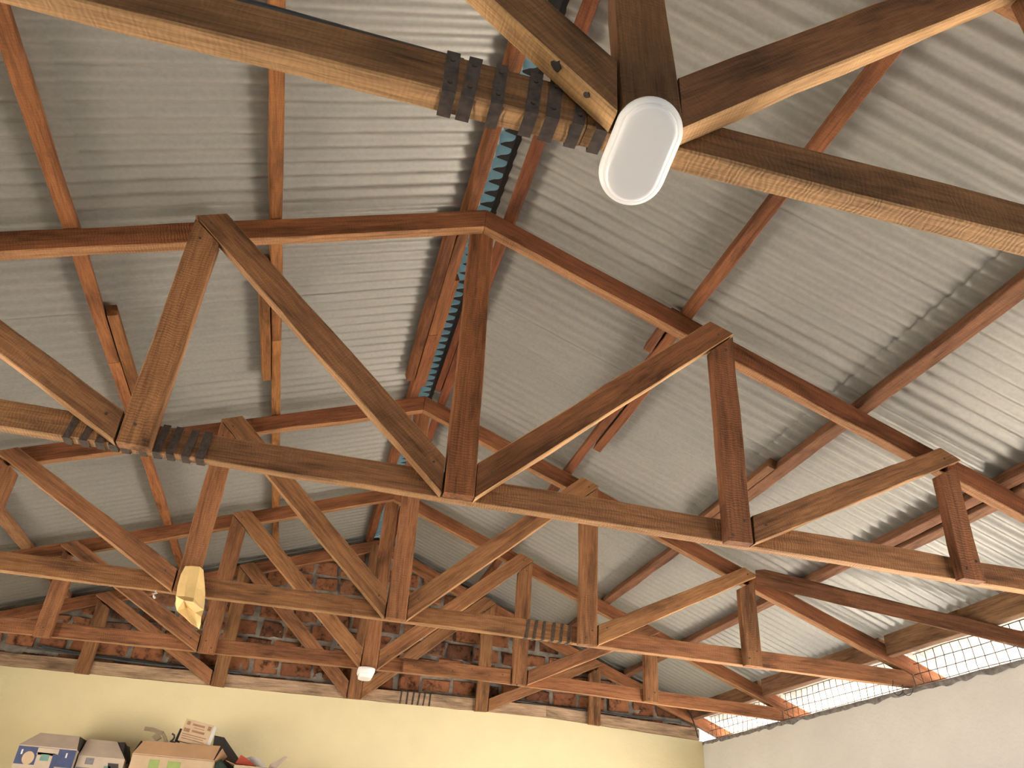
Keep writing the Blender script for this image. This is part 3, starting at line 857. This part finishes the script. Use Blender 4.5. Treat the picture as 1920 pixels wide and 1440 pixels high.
on_front('print', mw, hy, -0.275, 0.275, 0.426, 0.430, INK, bw)
inn = boxes('lining', [(x0 + 0.09, x1 - 0.14, y0 + 0.05, y1 - 0.06, zb + EYE + 0.080, zb + EYE + 0.094)], PALE, big)

# small carton tipped on the large box
sm, mw = obox('small_carton', -1.232, -1.020, 6.70, 6.79, 0.634, 0.786, CARDL, None, rz=-0.15, ry=0.16)
tag(sm, 'small printed tan carton tipped on top of the large brown box', 'box', 'cardboard boxes on the cabinet')
hy = 0.045
for (a, b_, c, d, mt) in ((-0.09, -0.065, 0.115, 0.140, INK), (-0.045, 0.045, 0.118, 0.132, INK), (0.07, 0.095, 0.108, 0.138, INK), (-0.03, 0.05, 0.103, 0.108, INK),
                         (-0.095, -0.05, 0.068, 0.092, INK), (-0.035, 0.06, 0.075, 0.090, INK), (-0.095, 0.085, 0.050, 0.056, INK), (-0.095, 0.07, 0.036, 0.041, INK), (-0.09, 0.08, 0.020, 0.026, INK)):
    on_front('print', mw, hy, a, b_, c, d, mt, sm)
vs = [mw @ Vector((0.1065, y_, z_)) for y_ in (-0.045, 0.045) for z_ in (0.0, 0.152)] + [mw @ Vector((0.1085, y_, z_)) for y_ in (-0.045, 0.045) for z_ in (0.0, 0.152)]
mesh_obj('side_panel', vs, [(0, 1, 3, 2), (4, 6, 7, 5), (0, 4, 5, 1), (2, 3, 7, 6), (0, 2, 6, 4), (1, 5, 7, 3)], PALE, sm, mw)
o, _ = obox('black_case', -1.262, -1.232, 6.76, 6.82, 0.645, 0.735, BLACK, None, ry=0.18)
tag(o, 'thin black case standing behind the small tan carton', 'case')

# wooden glue-gun like tool and metal hook on the box
tool = empty('wooden_tool', V(-1.36, 6.70, 0.63))
tag(tool, 'grey-brown curved wooden tool lying across the edge of the large box', 'tool')
def bar(name, pts, w, h, mat, parent):
    vs, fs = [], []
    pts = [Vector(p) for p in pts]
    for i, p in enumerate(pts):
        d = (pts[min(i + 1, len(pts) - 1)] - pts[max(i - 1, 0)]).normalized(); m = frame(p, d)
        for (a, b_) in ((-1, -1), (1, -1), (1, 1), (-1, 1)): vs.append(m @ Vector((0, a * w / 2, b_ * h / 2)))
    for i in range(len(pts) - 1):
        for k in range(4): fs.append((i * 4 + k, i * 4 + (k + 1) % 4, i * 4 + 4 + (k + 1) % 4, i * 4 + 4 + k))
    fs += [(3, 2, 1, 0), tuple(range(len(pts) * 4 - 4, len(pts) * 4))]
    return mesh_obj(name, vs, fs, mat, parent, Matrix.Translation(pts[0]))
TW = flat('weathered_wood', (0.22, 0.165, 0.10), 0.8, 0, 0.25, 30)
bar('handle', [V(-1.478, 6.70, 0.705), V(-1.42, 6.695, 0.702), V(-1.372, 6.69, 0.690), V(-1.345, 6.685, 0.683)], 0.02, 0.026, TW, tool)
bar('blade', [V(-1.352, 6.688, 0.690), V(-1.325, 6.685, 0.660), V(-1.305, 6.682, 0.625), V(-1.298, 6.68, 0.600)], 0.018, 0.020, TW, tool)
bar('block', [V(-1.400, 6.70, 0.672), V(-1.375, 6.70, 0.652), V(-1.365, 6.70, 0.640)], 0.03, 0.045, TW, tool)
hk = bar('metal_hook', [V(-1.285, 6.71, 0.690), V(-1.268, 6.71, 0.682), V(-1.262, 6.71, 0.664), V(-1.270, 6.71, 0.648), V(-1.285, 6.71, 0.640), V(-1.245, 6.71, 0.632)], 0.012, 0.012, DARKB, None)
tag(hk, 'small dark bent hook between the wooden tool and the tan carton', 'hook')

# dark board, teal cloth and the last open carton
db = flap('dark_board', [V(-0.995, 7.07, 0.42), V(-0.755, 7.09, 0.42), V(-0.765, 7.09, 0.560), V(-0.945, 7.07, 0.735), V(-1.020, 7.06, 0.742)], DARKB, None, 0.008)
tag(db, 'dark slanting board sticking up between the two brown cartons', 'board')
vs, fs = [], []
for i in range(7):
    for k in range(5):
        x = -0.938 + 0.120 * i / 6; zz = 0.590 - 0.020 * i - 0.10 * k / 4 + 0.006 * math.sin(i * 2 + k)
        vs.append(V(x, 6.80 + 0.012 * math.sin(i * 1.7) - 0.01 * k, zz))
for i in range(6):
    for k in range(4): fs.append((i * 5 + k, i * 5 + k + 1, i * 5 + k + 6, i * 5 + k + 5))
tc = mesh_obj('teal_cloth', vs, fs, TEAL, None, Matrix.Translation(V(-0.9, 6.8, 0.5)), smooth=True)
md = tc.modifiers.new('thick', 'SOLIDIFY'); md.thickness = 0.004
tag(tc, 'teal cloth hanging over the side of the large brown carton', 'cloth')
lc = empty('open_carton', V(-0.64, 6.85, CT))
tag(lc, 'open orange-brown carton at the end of the row with a raised flap', 'box', 'cardboard boxes on the cabinet')
obox('body', -0.800, -0.455, 6.64, 7.02, CT, 0.520, CARDL, lc)
flap('flap', [V(-0.800, 6.64, 0.52), V(-0.800, 7.0, 0.52), V(-0.865, 6.9, 0.555), V(-0.870, 6.68, 0.545)], CARD, lc)
flap('flap', [V(-0.560, 6.66, 0.520), V(-0.510, 6.66, 0.515), V(-0.440, 6.70, 0.605), V(-0.455, 6.70, 0.612), V(-0.555, 6.68, 0.545)], CARDP, lc)
o = flap('red_packet', [V(-0.800, 6.72, 0.53), V(-0.65, 6.72, 0.522), V(-0.70, 6.74, 0.553), V(-0.775, 6.75, 0.590)], REDP, None, 0.012)
tag(o, 'red packet poking out of the orange-brown carton', 'packet')
vs, fs = [], []
for i in range(9):
    for k in range(4):
        x = -0.745 + 0.16 * i / 8; top_ = 0.515 + 0.078 * math.sin(math.pi * (0.25 + 0.75 * i / 8)) ** 0.8
        vs.append(V(x, 6.80 + 0.02 * math.sin(i), 0.524 + (top_ - 0.52) * k / 3))
for i in range(8):
    for k in range(3): fs.append((i * 4 + k, i * 4 + k + 1, i * 4 + k + 5, i * 4 + k + 4))
o = mesh_obj('white_plastic_bag', vs, fs, PALE, None, Matrix.Translation(V(-0.67, 6.8, 0.5)), smooth=True)
md = o.modifiers.new('thick', 'SOLIDIFY'); md.thickness = 0.02
tag(o, 'white plastic bag bulging from the orange-brown carton behind the red packet', 'bag')
